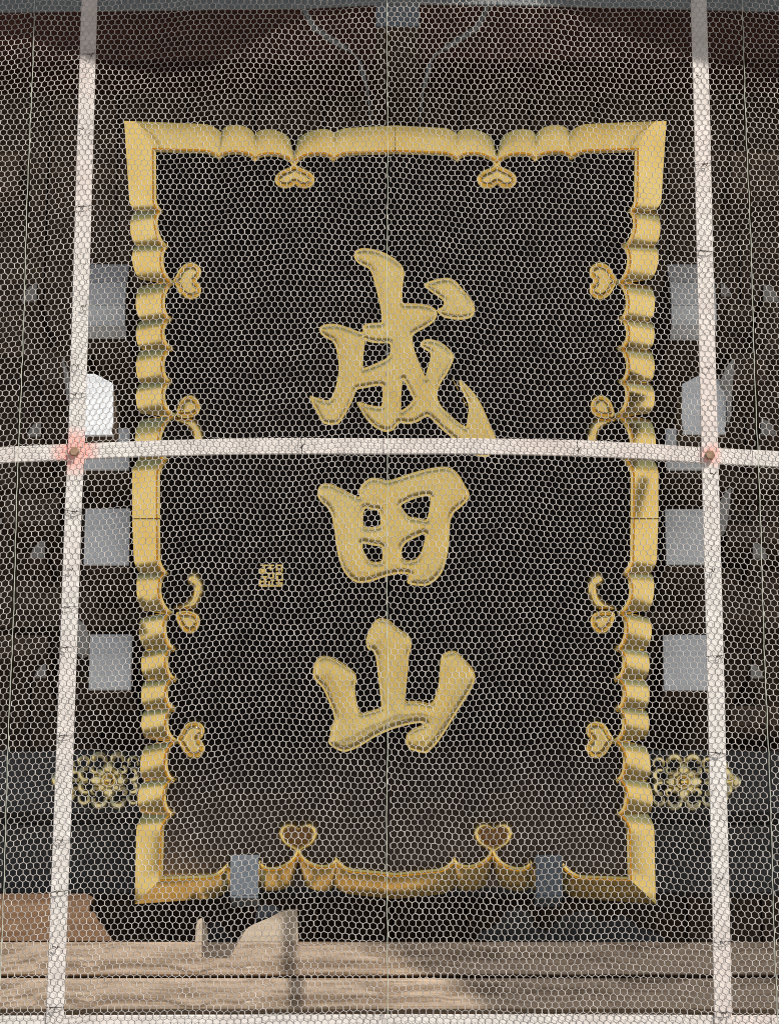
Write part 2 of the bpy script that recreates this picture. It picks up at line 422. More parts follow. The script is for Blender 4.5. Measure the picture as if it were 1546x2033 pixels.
bracket((1321, 850, 1410, 932), 1.05, 'grey bracket end half hidden by the cross bar right of the plaque')
bracket((168, 1009, 258, 1121), 1.15, 'square grey white bracket end left of the plaque beside the character for field')
bracket((1320, 1010, 1410, 1120), 1.15, 'square blue white bracket end right of the plaque beside the character for field')
bracket((178, 1259, 262, 1369), 1.30, 'lowest square grey white bracket end left of the plaque')
bracket((1316, 1260, 1402, 1370), 1.30, 'lowest square blue white bracket end right of the plaque')
t = thing('bracket_block', V(788, 52, .55), 'pale grey block in the middle of the top edge above the plaque', 'bracket')
prism('painted_end', rect(746, -60, 832, 51, .55), .014, M['grey_paint'], t, .003)
prism('arm', rect(747, -59, 831, 50, .5645), .8, M['dark_wood'], t)
# curved fins beside the pointed ends
def fin(pts, dy, label, m='white_end'):
    p = chaikin(pts, 1)
    tag(prism('bracket_fin', [V(x, y, dy) for x, y in p], .05, M[m], None, .0, base=V(p[:, 0].mean(), p[:, 1].max(), dy)), label, 'bracket fin', 'grey fins beside the brackets')
M['fin_grey'] = simple('grey_aged_paint', (.26, .26, .25), (.36, .36, .35), 14, .7, 0, .05)
fin([(122, 706), (129, 722), (139, 745), (142, 796), (133, 793), (128, 750)], .62, 'slim grey fin left of the left bar above the cross bar', 'fin_grey')
fin([(1458, 708), (1441, 728), (1426, 762), (1442, 772), (1444, 836), (1450, 830), (1453, 770)], .62, 'curved grey fin beside the shaded pointed bracket end', 'fin_grey')
fin([(1452, 964), (1438, 978), (1426, 1000), (1428, 1056), (1442, 1050), (1447, 1010)], .9, 'small grey fin right of the right bar below the cross bar', 'fin_grey')
fin([(150, 1226), (168, 1238), (177, 1258), (175, 1292), (160, 1300), (150, 1290)], 1.15, 'small grey fin beside the lowest left bracket end', 'fin_grey')
# small noses further back
def nose(cx, cy, s, dy, label, flip=1):
    t = thing('bracket_nose', V(cx, cy + s, dy), label, 'bracket', 'small bracket noses at the sides')
    p = [(cx - flip * s * .9, cy + s * .9), (cx - flip * s * .5, cy - s * .1), (cx + flip * s * .1, cy - s * .8), (cx + flip * s * .9, cy - s * 1.1), (cx + flip * s * .9, cy + s * .9)]
    prism('painted_end', [V(x, y, dy) for x, y in p], .012, M['fin_grey'], t)
    prism('arm', [V(x, y, dy + .0125) for x, y in p], .5, M['dark_wood'], t)
for cx, cy, s, dy, fl, lab in [(58, 582, 17, 1.2, 1, 'small grey bracket nose near the left edge, topmost'), (68, 852, 15, 1.3, 1, 'small grey bracket nose near the left edge above the cross bar'),
                               (74, 1092, 17, 1.35, 1, 'small grey bracket nose near the left edge below the cross bar'), (80, 1333, 13, 1.4, 1, 'small grey bracket nose near the left edge, lowest'),
                               (1530, 582, 17, 1.2, -1, 'small grey bracket nose near the right edge, topmost'), (1524, 848, 16, 1.3, -1, 'small grey bracket nose near the right edge above the cross bar'),
                               (1508, 1094, 16, 1.35, -1, 'small grey bracket nose near the right edge below the cross bar'), (1502, 1333, 14, 1.4, -1, 'small grey bracket nose near the right edge, lowest'),
                               (1441, 576, 12, 1.25, -1, 'small grey bracket nose just right of the right bar, topmost')]:
    nose(cx, cy, s, dy, lab, fl)
# upright posts and short blocks that fill the dark bracket work on both sides
for (x0, y0, x1, y1, dy, lab) in [(-60, 300, 40, 380, 1.3, 'dark timber block at the left edge near the top'), (84, 700, 150, 760, 1.5, 'dark timber block left of the left bar above the cross bar'),
                                  (10, 980, 120, 1040, 1.5, 'dark timber block at the left edge below the cross bar'), (-40, 1260, 96, 1300, 1.45, 'dark timber block at the left edge above the grey tie beam'),
                                  (1450, 300, 1600, 380, 1.3, 'dark timber block at the right edge near the top'), (1450, 700, 1520, 760, 1.5, 'dark timber block right of the right bar above the cross bar'),
                                  (1440, 1040, 1580, 1075, 1.5, 'dark timber block at the right edge below the cross bar'), (1450, 1400, 1600, 1440, 1.45, 'dark timber block at the right edge above the grey tie beam')]:
    beam('timber_block', x0, y0, x1, y1, dy, .3, M['dark_wood'], lab, 'block', 'dark timber blocks at the sides')
# iron hangers at the top
for s, lab in ((1, 'grey iron hanger above the plaque, left of the seam'), (-1, 'grey iron hanger above the plaque, right of the seam')):
    f = (lambda x: x) if s == 1 else (lambda x: 1569 - x)
    h = thing('iron_hanger', V(f(718), 140, .62), lab, 'hanger', 'iron hangers of the plaque')
    tube('rod', [V(f(590), -30, .60), V(f(606), 22, .60), V(f(624), 55, .60), V(f(660), 80, .60), V(f(688), 97, .60)], [.008, .008, .009, .010, .008], M['iron'], h, 10)
    tube('hook', [V(f(688), 97, .60), V(f(704), 108, .60), V(f(716), 124, .60), V(f(718), 138, .60), V(f(730), 180, .61), V(f(738), 262, .70)], [.004, .0035, .004, .008, .003, .003], M['iron'], h, 8)

# ------------------------------------------------------------------ the plaque
plaque = thing('temple_plaque', Q(784, 1795, -.03), 'tall black lacquer plaque with scalloped gold frame and three large gold characters', 'plaque')
inset = [(290, 272), (1279, 272), (1277, 1762), (292, 1762)]
prism('panel', [Q(x, y, 0) for x, y in inset], .05, M['panel'], plaque, back=-PN)

N_RIDGE, N_BASE, RIMW = .050, 0.0, 8.5
def arc(p0, p1, amp, out, n=20, power=.52):
    t = (1 - np.cos(np.linspace(0, math.pi, max(n, 20)))) / 2; amp = amp * 1.2
    p = np.outer(1 - t, p0) + np.outer(t, p1)
    return p + np.outer(amp * (4 * t * (1 - t)) ** power, out)
def ease(p0, p1, lat, n=10, rev=False):
    """quarter curve from a cusp into a straight run; lat = index of the sideways coordinate"""
    t = np.linspace(0, 1, n); p = np.outer(1 - t, p0) + np.outer(t, p1)
    e = (t ** 1.9) if rev else 1 - (1 - t) ** 1.9
    p[:, lat] = np.asarray(p0)[lat] * (1 - e) + np.asarray(p1)[lat] * e
    return p
def line(p0, p1, n=8):
    t = np.linspace(0, 1, n); return np.outer(1 - t, p0) + np.outer(t, p1)
def join(ls):
    out = [ls[0]]
    for l_ in ls[1:]: out.append(l_[1:])
    return np.concatenate(out)
def offset(p, out, d):
    """move the rim line outwards by d, at right angles to itself, kept tame at the cusps"""
    t = np.gradient(p, axis=0); t /= np.linalg.norm(t, axis=1)[:, None] + 1e-9
    nrm = np.stack([t[:, 1], -t[:, 0]], 1)
    s = np.sign(nrm @ np.asarray(out)); s[s == 0] = 1
    nrm *= s[:, None]
    nrm = .75 * nrm + .25 * np.asarray(out); nrm /= np.linalg.norm(nrm, axis=1)[:, None]
    return p + nrm * d
def band(I, O, out, name='frame_section', corner=None):
    out = np.asarray(out, float)
    N_BASE = 0.0 if out[1] == 0 else (.034 if out[1] < 0 else .008)      # top and bottom runs are shallower
    G2 = offset(I, out, RIMW * .55); R = offset(I, out, RIMW)
    for arr, d in ((G2, RIMW * .55), (R, RIMW)):
        for idx, dirv in (corner or {}).items(): arr[idx] = I[idx] + np.asarray(dirv) * d
    MID = .45 * R + .55 * O
    NB = np.full(len(O), N_BASE)
    for idx in (corner or {}): NB[idx] = .012
    rows = [[Q(x, y, -.05) for x, y in O * .985 + .015 * np.array([784, 1016])],
            [Q(x, y, nb) for (x, y), nb in zip(O, NB)],
            [Q(x, y, nb + (N_RIDGE - nb) * .50) for (x, y), nb in zip(MID, NB)],
            [Q(x, y, N_RIDGE - .003) for x, y in R],
            [Q(x, y, N_RIDGE - .0055) for x, y in .7 * R + .3 * G2],
            [Q(x, y, N_RIDGE + .002) for x, y in G2],
            [Q(x, y, N_RIDGE - .0005) for x, y in I],
            [Q(x, y, -.002, N_RIDGE) for x, y in I + out * 3.0]]
    n = len(I); vs_ = [v for r in rows for v in r]; fs, fm = [], []
    for k in range(len(rows) - 1):
        for i in range(n - 1):
            fs.append([k * n + i, k * n + i + 1, (k + 1) * n + i + 1, (k + 1) * n + i]); fm.append(1 if k == 0 else 0)
    for i in (0, n - 1):
        fs.append([k * n + i for k in range(len(rows))]); fm.append(0)
    o = mk(name, vs_, fs, [M['gold'], M['lacquer']], plaque, True, fm); fix_normals(o)
    o.data.set_sharp_from_angle(angle=math.radians(32))
    return o
A = lambda *p: np.array(p, float)
left = [
    (join([line(A(310, 302), A(311, 396)), ease(A(311, 396), A(326, 421), 0, rev=True), arc(A(326, 421), A(339, 489), 15, A(-1, 0)), arc(A(339, 489), A(348, 558), 15, A(-1, 0))]),
     join([line(A(247, 240), A(257, 396)), ease(A(257, 396), A(271, 419), 0, rev=True), arc(A(271, 419), A(273, 487), 11, A(-1, 0)), arc(A(273, 487), A(283, 556), 12, A(-1, 0))]), True, False),
    (join([arc(A(348, 565), A(346, 634), 16, A(-1, 0)), arc(A(346, 634), A(349, 692), 17, A(-1, 0)), arc(A(349, 692), A(346, 758), 17, A(-1, 0)), arc(A(346, 758), A(352, 822), 17, A(-1, 0))]),
     join([arc(A(283, 567), A(283, 636), 11, A(-1, 0)), arc(A(283, 636), A(284, 694), 11, A(-1, 0)), arc(A(284, 694), A(283, 760), 11, A(-1, 0)), arc(A(283, 760), A(284, 822), 11, A(-1, 0))]), False, False),
    (join([arc(A(352, 830), A(337, 911), 20, A(-1, 0), 18), ease(A(337, 911), A(318, 946), 0), line(A(318, 946), A(318, 1029))]),
     join([arc(A(284, 832), A(277, 908), 10, A(-1, 0), 18), ease(A(277, 908), A(263, 940), 0), line(A(263, 940), A(263, 1029))]), False, False),
    (join([line(A(318, 1031), A(319, 1108)), ease(A(319, 1108), A(337, 1141), 0, rev=True), arc(A(337, 1141), A(346, 1214), 17, A(-1, 0), 18)]),
     join([line(A(263, 1031), A(266, 1108)), ease(A(266, 1108), A(279, 1139), 0, rev=True), arc(A(279, 1139), A(286, 1213), 9, A(-1, 0), 18)]), False, False),
    (join([arc(A(345, 1221), A(353, 1288), 15, A(-1, 0)), arc(A(353, 1288), A(356, 1348), 17, A(-1, 0)), arc(A(356, 1348), A(353, 1407), 17, A(-1, 0)), arc(A(353, 1407), A(355, 1468), 16, A(-1, 0))]),
     join([arc(A(287, 1224), A(292, 1290), 11, A(-1, 0)), arc(A(292, 1290), A(293, 1350), 10, A(-1, 0)), arc(A(293, 1350), A(292, 1409), 10, A(-1, 0)), arc(A(292, 1409), A(294, 1468), 10, A(-1, 0))]), False, False),
    (join([arc(A(355, 1476), A(352, 1549), 17, A(-1, 0)), arc(A(352, 1549), A(349, 1615), 17, A(-1, 0)), ease(A(349, 1615), A(326, 1652), 0), line(A(326, 1652), A(324, 1741))]),
     join([arc(A(294, 1478), A(288, 1550), 10, A(-1, 0)), arc(A(288, 1550), A(284, 1616), 10, A(-1, 0)), ease(A(284, 1616), A(271, 1650), 0), line(A(271, 1650), A(268, 1795))]), False, True)]
top = [
    (join([line(A(310, 302), A(402, 305)), ease(A(402, 305), A(437, 319), 1, rev=True), arc(A(437, 319), A(507, 324), 12, A(0, -1)), arc(A(507, 324), A(580, 331), 14, A(0, -1))]),
     join([line(A(247, 240), A(402, 246)), ease(A(402, 246), A(440, 263), 1, rev=True), arc(A(440, 263), A(506, 270), 15, A(0, -1)), arc(A(506, 270), A(577, 281), 15, A(0, -1))]), True, False),
    (join([arc(A(587, 331), A(660, 323), 14, A(0, -1)), ease(A(660, 323), A(692, 309), 1), line(A(692, 309), A(784, 306))]),
     join([arc(A(590, 281), A(662, 266), 13, A(0, -1)), ease(A(662, 266), A(690, 254), 1), line(A(690, 254), A(784, 249))]), False, False)]
bottom = [
    (join([line(A(324, 1741), A(412, 1738)), ease(A(412, 1738), A(452, 1713), 1, rev=True), arc(A(452, 1713), A(517, 1706), 14, A(0, 1)), arc(A(517, 1706), A(588, 1686), 20, A(0, 1))]),
     join([line(A(268, 1795), A(418, 1784)), ease(A(418, 1784), A(455, 1766), 1, rev=True), arc(A(455, 1766), A(516, 1758), 10, A(0, 1)), arc(A(516, 1758), A(582, 1750), 12, A(0, 1))]), True, False),
    (join([arc(A(596, 1686), A(666, 1701), 19, A(0, 1)), ease(A(666, 1701), A(702, 1725), 1), line(A(702, 1725), A(785, 1733))]),
     join([arc(A(602, 1750), A(663, 1758), 12, A(0, 1)), ease(A(663, 1758), A(698, 1776), 1), line(A(698, 1776), A(785, 1785))]), False, False)]
MX = 1569.0
def mirror(p): q = p.copy(); q[:, 0] = MX - q[:, 0]; return q
dg = .7071
for I, O, c0, c1 in left:
    cor = {}
    if c0: cor[0] = (-1, -1)
    if c1: cor[-1] = (-1, 1)
    band(I, O, (-1, 0), corner=cor)
    band(mirror(I), mirror(O), (1, 0), corner={k: (-v[0], v[1]) for k, v in cor.items()})
for I, O, c0, _ in top:
    band(I, O, (0, -1), corner={0: (-1, -1)} if c0 else None); band(mirror(I), mirror(O), (0, -1), corner={0: (1, -1)} if c0 else None)
for I, O, c0, _ in bottom:
    band(I, O, (0, 1), corner={0: (-1, 1)} if c0 else None); band(mirror(I), mirror(O), (0, 1), corner={0: (1, 1)} if c0 else None)

# scrolls on the inner edge
def ring_profile(rim, top_h, floor, pillow):
    def f(d):
        d = max(d, 0)
        if d < 1.2: return top_h - .012 * (1 - d / 1.2)
        if d < rim: return top_h
        if d < rim + 2.5: return top_h + (floor - top_h) * (d - rim) / 2.5
        return floor + pillow * min((d - rim - 2.5) / 8, 1)
    return f
heart = np.array([(0, -43), (5, -49), (14, -53), (25, -53), (35, -46), (40, -33), (37, -19), (27, -8), (13, -1), (5, 5), (0, 7), (-5, 5), (-13, -1), (-27, -8), (-37, -19), (-40, -33), (-35, -46), (-25, -53), (-14, -53), (-5, -49)], float)
M['recess'] = gold('gilt_recess_shade', (.22, .12, .045), (.32, .18, .07), .45, .6)  # gold floor of the hollow hearts, its shade put into the colour
def scroll(pts, prof, label=None, grow=0.0, inner=None):
    loops = [chaikin(pts, 1)] + ([chaikin(inner, 1)] if inner is not None else [])
    o = relief('scroll', loops, 2.0 if inner is None else 1.5, prof, M['gold'], plaque, Q, grow=grow)
    if label: o['label'] = label
    return o
def pillow(width, low, high):
    return lambda d: low + (high - low) * (1 - (1 - min(max(d, 0) / width, 1)) ** 2)
ringp = pillow(4.5, .040, .046)
def mid_(d):
    d = max(d, 0)
    if d < 3.2: return .042 + .002 * d / 3.2
    if d < 5.5: return .044 - .005 * (d - 3.2) / 2.3
    return .039 + .012 * (1 - (1 - min((d - 5.5) / 9, 1)) ** 2)
for cx in (592, 979):
    c = A(cx, 1688); mid_pt = A(0, -26)
    inn = (heart - mid_pt) * A(.70, .66) + mid_pt
    o = scroll(heart + c, ringp, 'hollow gold heart scroll on the bottom edge', inner=inn + c)
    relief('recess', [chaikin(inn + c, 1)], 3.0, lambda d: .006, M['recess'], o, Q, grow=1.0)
for cx in (585, 986):
    scroll(heart * A(1.0, -.80) + A(cx, 332), mid_, 'gold heart scroll on the top edge')
def side_heart(sx, sy, s=1.0):
    h = np.stack([-heart[:, 1] * .93, heart[:, 0] * .94], 1) * s + A(sx, sy)
    for p in (h, mirror(h)): scroll(p, mid_, 'gold heart scroll on the side edge')
side_heart(350, 558); side_heart(357, 1469)
def hook_pair(sy, up):
    """half heart lobe and a comma shaped tail, meeting in the notch at height sy"""
    f = 1 if up else -1       # up: lobe above the notch
    lobe = np.array([(350, 0), (352, -14), (358, -28), (369, -39), (382, -40), (393, -31), (397, -16), (392, -3), (378, 3), (362, 3)], float)
    tail = np.array([(344, 7), (352, 5), (366, 8), (378, 6), (390, 10), (398, 24), (403, 42), (401, 60), (393, 74), (383, 80), (374, 75), (371, 64), (376, 55), (384, 52), (384, 42), (380, 31), (372, 22), (360, 14), (350, 12)], float)
    for p in (lobe, tail):
        q = p.copy(); q[:, 1] = sy + f * q[:, 1]
        for r in (q, mirror(q)):
            scroll(r, mid_ if p is lobe else pillow(9, .032, .043), 'curled gold scroll on the side edge', 1.5)
hook_pair(826, True); hook_pair(1217, False)

# the three characters
def crop(pts, ox, oy, s): return np.array(pts, float) / s + np.array([ox, oy])
def letter_profile(d):
    d = max(d, 0)
    if d < 2.0: return .0215
    if d < 3.4: return .0215 - .0015 * (d - 2.0) / 1.4
    k = min((d - 3.4) / 12.0, 1)
    return .0200 + .0055 * (1 - (1 - k) ** 2) + .002 * min(max(d - 15.4, 0) / 12, 1)
c1 = [[(440,135),(490,118),(560,125),(640,150),(710,190),(765,240),(778,290),(768,360),(762,430),(765,505),(830,505),(900,508),(960,520),(1000,545),(1008,580),(985,625),(930,665),(870,695),(835,720),(835,770),(848,830),(870,890),(895,950),(920,1005),(932,1030),(938,990),(955,930),(970,880),(965,840),(930,820),(893,797),(905,765),(950,752),(1010,765),(1070,800),(1115,850),(1125,880),(1105,930),(1075,990),(1040,1040),(1015,1090),(1005,1140),(1015,1190),(1050,1240),(1110,1295),(1170,1345),(1215,1370),(1225,1310),(1235,1240),(1228,1190),(1200,1135),(1175,1085),(1165,1035),(1192,1055),(1235,1095),(1280,1150),(1320,1220),(1355,1300),(1385,1370),(1415,1440),(1425,1490),(1405,1540),(1350,1570),(1285,1560),(1200,1500),(1130,1445),(1060,1390),(1000,1330),(945,1280),(910,1300),(860,1330),(800,1340),(750,1325),(725,1350),(700,1385),(650,1395),(590,1370),(540,1330),(500,1280),(480,1240),(452,1195),(470,1190),(520,1210),(580,1222),(625,1225),(635,1180),(635,1120),(632,1070),(580,1072),(520,1085),(455,1095),(440,1110),(420,1170),(390,1230),(350,1300),(320,1340),(270,1345),(215,1335),(190,1290),(165,1240),(145,1205),(122,1145),(160,1160),(200,1170),(245,1185),(275,1165),(300,1110),(320,1040),(330,960),(325,880),(310,810),(285,760),(240,740),(200,710),(190,675),(215,655),(270,645),(340,655),(410,680),(470,705),(500,702),(494,668),(510,648),(560,640),(625,640),(630,600),(620,530),(600,440),(580,360),(560,290),(535,250),(490,235),(450,205),(433,170)],
      [(505,745),(530,765),(600,775),(680,772),(690,800),(685,860),(650,895),(580,925),(520,950),(488,957),(490,880),(500,800)],
      [(770,1018),(800,1070),(830,1130),(850,1170),(830,1200),(790,1235),(753,1257),(755,1180),(758,1100)],
      [(912,370),(960,350),(1030,330),(1095,325),(1140,350),(1180,400),(1225,450),(1260,500),(1272,550),(1255,590),(1210,608),(1140,610),(1085,600),(1060,597),(1025,570),(1012,545),(1050,530),(1065,500),(1055,475),(1020,450),(975,420)]]
o = relief('character', [chaikin(crop(l_, 580, 460, 3.514), 1) for l_ in c1], 1.7, letter_profile, M['gold_letter'], plaque, Q, grow=1.3)
o['label'] = 'topmost gold character with a dot and a long sweeping hook'
# dry brush wisps beside its hook
for w in ([(1112, 1010), (1128, 1040), (1150, 1078), (1165, 1110), (1158, 1112), (1138, 1078), (1118, 1042)], [(1180, 1140), (1200, 1175), (1222, 1215), (1214, 1222), (1192, 1182)]):
    relief('brush_wisp', [crop(w, 580, 460, 3.514)], 1.2, lambda d: .008 + .004 * min(max(d, 0) / 2, 1), M['gold_letter'], plaque, Q)
c2 = [[(455,205),(480,180),(530,185),(590,215),(650,245),(690,264),(700,250),(692,220),(715,180),(760,148),(810,152),(860,168),(930,145),(1020,115),(1110,92),(1200,80),(1250,100),(1285,140),(1310,190),(1340,235),(1330,275),(1290,315),(1245,350),(1225,400),(1220,480),(1215,560),(1200,640),(1180,700),(1140,750),(1090,780),(1020,777),(976,765),(985,735),(992,712),(930,706),(850,722),(760,755),(690,765),(640,740),(600,690),(575,620),(560,540),(550,450),(535,370),(510,320),(470,285),(448,250)],
      [(726,318),(770,332),(810,335),(820,370),(822,430),(780,440),(720,440),(710,400),(715,350)],
      [(712,525),(760,538),(830,548),(835,590),(830,640),(790,648),(750,638),(720,590),(708,560)],
      [(930,305),(1000,270),(1070,250),(1115,250),(1115,300),(1105,360),(1090,400),(1040,385),(985,380),(955,345)],
      [(1085,468),(1030,490),(970,520),(940,560),(940,610),(970,640),(1030,630),(1060,590),(1080,530)]]
o = relief('character', [chaikin(crop(l_, 480, 900, 2.973), 1) for l_ in c2], 1.7, letter_profile, M['gold_letter'], plaque, Q, grow=1.3)
o['label'] = 'middle gold character, a box divided by a cross'
c3 = [[(640,125),(680,108),(740,125),(790,170),(840,210),(890,240),(915,290),(905,340),(890,390),(885,480),(875,580),(865,680),(862,750),(930,745),(1000,752),(1055,770),(1090,740),(1120,650),(1135,560),(1138,470),(1145,400),(1190,365),(1250,360),(1290,400),(1340,450),(1385,500),(1400,560),(1385,620),(1340,700),(1280,790),(1220,890),(1170,970),(1110,1060),(1050,1120),(1020,1140),(960,1125),(900,1110),(875,1060),(880,1000),(920,965),(980,938),(1022,922),(1000,903),(930,910),(840,930),(760,955),(690,985),(620,1020),(550,1065),(480,1105),(400,1130),(330,1105),(278,1060),(295,1010),(305,930),(332,888),(315,820),(280,730),(240,640),(190,590),(165,555),(165,500),(185,430),(230,398),(290,405),(360,440),(430,485),(480,530),(490,580),(475,630),(480,700),(500,790),(520,845),(590,825),(660,805),(690,790),(680,700),(670,600),(655,480),(645,400),(620,350),(580,340),(568,280),(590,210)]]
o = relief('character', [chaikin(crop(l_, 580, 1200, 3.865), 1) for l_ in c3], 1.7, letter_profile, M['gold_letter'], plaque, Q, grow=1.3)
o['label'] = 'lowest gold character of three upright prongs'
# square seal left of the middle character: small raised gold strokes on a thin dark gold ground
seal = relief('seal', [A((512, 1118), (562, 1117), (563, 1166), (512, 1167))], 3.0, lambda d: .002, M['lacquer'], plaque, Q)
seal['label'] = 'small square gold seal left of the middle character'
sealstroke = [(524, 1121, 526, 1138), (517, 1121, 533, 1124), (515, 1129, 527, 1138), (519, 1136, 530, 1139), (518, 1144, 530, 1147), (514, 1152, 518, 1164), (517, 1162, 531, 1165), (524, 1147, 528, 1164), (517, 1153, 531, 1156), (531, 1121, 544, 1124), (531, 1127, 544, 1130), (536, 1122, 539, 1133), (530, 1137, 545, 1140), (532, 1140, 535, 1148), (541, 1139, 544, 1149), (533, 1146, 544, 1149), (537, 1151, 545, 1154), (533, 1154, 536, 1165), (539, 1153, 542, 1165), (532, 1162, 545, 1165), (547, 1121, 562, 1124), (548, 1124, 551, 1134), (558, 1123, 561, 1135), (549, 1129, 560, 1131), (548, 1136, 559, 1142), (555, 1138, 562, 1141), (549, 1143, 552, 1152), (559, 1142, 562, 1152), (548, 1150, 562, 1153), (548, 1156, 561, 1159), (552, 1152, 555, 1165), (558, 1157, 561, 1165), (547, 1162, 560, 1165), (516, 1131, 519, 1139)]
for (x0, y0, x1, y1) in sealstroke:
    p = [Q(x0 - .3, y0 - .2, .007), Q(x1 + .4, y0 + random.uniform(-.6, .4), .007), Q(x1 + .2, y1 + .2, .007), Q(x0, y1 + random.uniform(-.4, .6), .007)]
    o = prism('seal_stroke', p, .005, M['gold_letter'], seal, .0008, back=-PN)

# support hooks under the lower edge
for (xa, xb, lab) in ((457, 513, 'blue grey metal hook under the lower left edge of the plaque, in sunlight'), (1063, 1116, 'dark blue metal hook under the lower right edge of the plaque, in shade')):
    h = thing('support_hook', Q(xa, 1780, .02), lab, 'hook', 'metal hooks carrying the plaque')
    prism('plate', rect(xa, 1697, xb, 1778, 1.385), .008, M['grey_paint'], h, .0015)
    prism('shelf', rect(xa, 1778.4, xb, 1783, 1.385), .14, M['grey_paint'], h, .001)

# ------------------------------------------------------------------ gilt flower fittings on the tie beam
def fitting(cx, cy, side, label):
    dy = 1.552
    t = thing('gilt_fitting', V(cx, cy + 50, dy), label, 'fitting', 'gilt flower fittings')
    def P(x, y, d=0.0): return V(cx + side * x, cy + y, dy - d - (52 - y) * .0014 * .26)     # leans a little forward
    k = np.linalg.norm(V(1, 1500, dy) - V(0, 1500, dy))
    # petals
    for i in range(8):
        a = i * math.pi / 4; L = 38 if i % 2 == 0 else 31; wd = 13.5 if i % 2 == 0 else 8
        ca, sa = math.cos(a), math.sin(a); vs_, fs = [], []
        nu, nv = 9, 7
        for u in range(nu):
            s = u / (nu - 1); r = 12 + (L - 12) * s; w = wd * math.sin(math.pi * min(.12 + .86 * s, 1)) ** .7 + .3
            for v in range(nv):
                q = v / (nv - 1) * 2 - 1
                h = .004 + .016 * (1 - q * q) ** .5 * math.sin(math.pi * (.1 + .85 * s)) ** .6 - (.006 if abs(q) < .2 and .3 < s < .8 else 0)
                vs_.append(P(ca * r - sa * q * w, sa * r + ca * q * w, h))
        for u in range(nu - 1):
            for v in range(nv - 1): fs.append([u * nv + v, u * nv + v + 1, (u + 1) * nv + v + 1, (u + 1) * nv + v])
        o = mk('petal', vs_, fs, M['brass'], t, True); fix_normals(o)
    # boss
    ring = [P(13 * math.cos(w), 13 * math.sin(w), .022) for w in np.linspace(0, 2 * math.pi, 25)[:-1]]
    tube('boss_ring', ring, 3.0 * k, M['brass'], t, 8, closed=True)
    vs_, fs = [], []
    for i in range(6):
        r = 11 * math.cos(i / 5 * math.pi / 2) + .2; h = .016 + .014 * math.sin(i / 5 * math.pi / 2)
        for j in range(16): vs_.append(P(r * math.cos(j * math.pi / 8), r * math.sin(j * math.pi / 8), h))
    for i in range(5):
        for j in range(16): fs.append([i * 16 + j, i * 16 + (j + 1) % 16, (i + 1) * 16 + (j + 1) % 16, (i + 1) * 16 + j])
    o = mk('boss', vs_, fs, M['gold'], t, True); fix_normals(o)
    # openwork scrolls: (centre x, y, radius, from, to, thickness)
    D = math.radians
    scr = [(-49, -36, 10, 140, 395, 2.2), (-18, -39, 12, 170, 372, 3.6), (19, -39, 12, 168, 370, 3.6), (50, -36, 10, 145, 400, 2.2),
           (-49, 36, 10, -35, 220, 2.2), (-18, 39, 12, -12, 190, 3.6), (19, 39, 12, -10, 192, 3.6), (50, 36, 10, -40, 215, 2.2),
           (-46, -12, 11, 70, 290, 3.4), (-46, 13, 11, 70, 290, 3.4), (46, -12, 11, -110, 110, 3.4), (46, 13, 11, -110, 110, 3.4),
           (-28, -22, 6, 0, 270, 2.2), (28, -22, 6, -90, 180, 2.2), (-28, 22, 6, 90, 360, 2.2), (28, 22, 6, -180, 90, 2.2),
           (-64, -24, 8, 60, 250, 2.4), (-64, 24, 8, 110, 300, 2.4), (66, -24, 8, -80, 120, 2.4), (66, 24, 8, -120, 80, 2.4),
           # pointed trefoil at the outer end
           (80, -13, 11, -160, 60, 4.2), (80, 13, 11, -60, 160, 4.2), (98, 0, 9, -130, 130, 4.4), (78, -30, 8, -170, 30, 2.4), (78, 30, 8, -30, 170, 2.4)]
    for (x, y, r, a0, a1, th) in scr:
        ws = np.linspace(D(a0), D(a1), 13)
        pts = [P(x + r * math.cos(w), y + r * math.sin(w), .008 + .005 * math.sin(i / 12 * math.pi)) for i, w in enumerate(ws)]
        rad = [1.75 * k * th * (.55 + .55 * math.sin(math.pi * (.08 + .84 * i / 12))) for i in range(13)]
        tube('scroll', pts, rad, M['brass'], t, 7)
    tube('stem', [P(60, 0, .006), P(84, 0, .010), P(112, 0, .004)], [k * 3, k * 4.5, k * .6], M['brass'], t, 7)
    return t
fitting(217, 1549, -1, 'gilt openwork flower fitting on the grey beam left of the plaque')
fitting(1355, 1552, 1, 'gilt openwork flower fitting on the grey beam right of the plaque')

# ------------------------------------------------------------------ bars that carry the net
frame = thing('net_frame', V(773, 2033, .012), 'white painted flat bar frame crossing in front of the plaque, behind the netting', 'frame')
org = ORG[frame]
cross = [V(149, 896, .008), V(1408, 903, .008)]
M['bar'] = bar_material([((cross[0] - org), .085), ((cross[1] - org), .05)])
def flatbar(name, centre_px, half, thick, dy, vertical, m=None):
    """flat bar through points on the net plane; half width in metres"""
    vs_, fs = [], []
    for (x, y) in centre_px:
        c = V(x, y, dy); s = np.array([half, 0, 0]) if vertical else np.array([0, 0, half])
        for a, d in ((-1, 0.0015), (-.93, 0), (.93, 0), (1, .0015), (1, thick), (-1, thick)):
            vs_.append(c + s * a + np.array([0, d, 0]))
    n = len(centre_px)
    for i in range(n - 1):
        for k in range(6):
            fs.append([i * 6 + k, i * 6 + (k + 1) % 6, (i + 1) * 6 + (k + 1) % 6, (i + 1) * 6 + k])
    fs += [list(range(6)), [(n - 1) * 6 + k for k in range(6)]]
    o = mk(name, vs_, fs, m or M['bar'], frame); fix_normals(o); return o
lbar = [(181, -60), (177, 30), (170, 250), (164, 470), (152, 880), (146, 1000), (132, 1400), (121, 1700), (110, 2000), (106, 2100)]
rbar = [(1385, -60), (1387, 30), (1393, 250), (1397, 450), (1408, 900), (1412, 1050), (1421, 1400), (1428, 1700), (1434, 2000), (1436, 2100)]
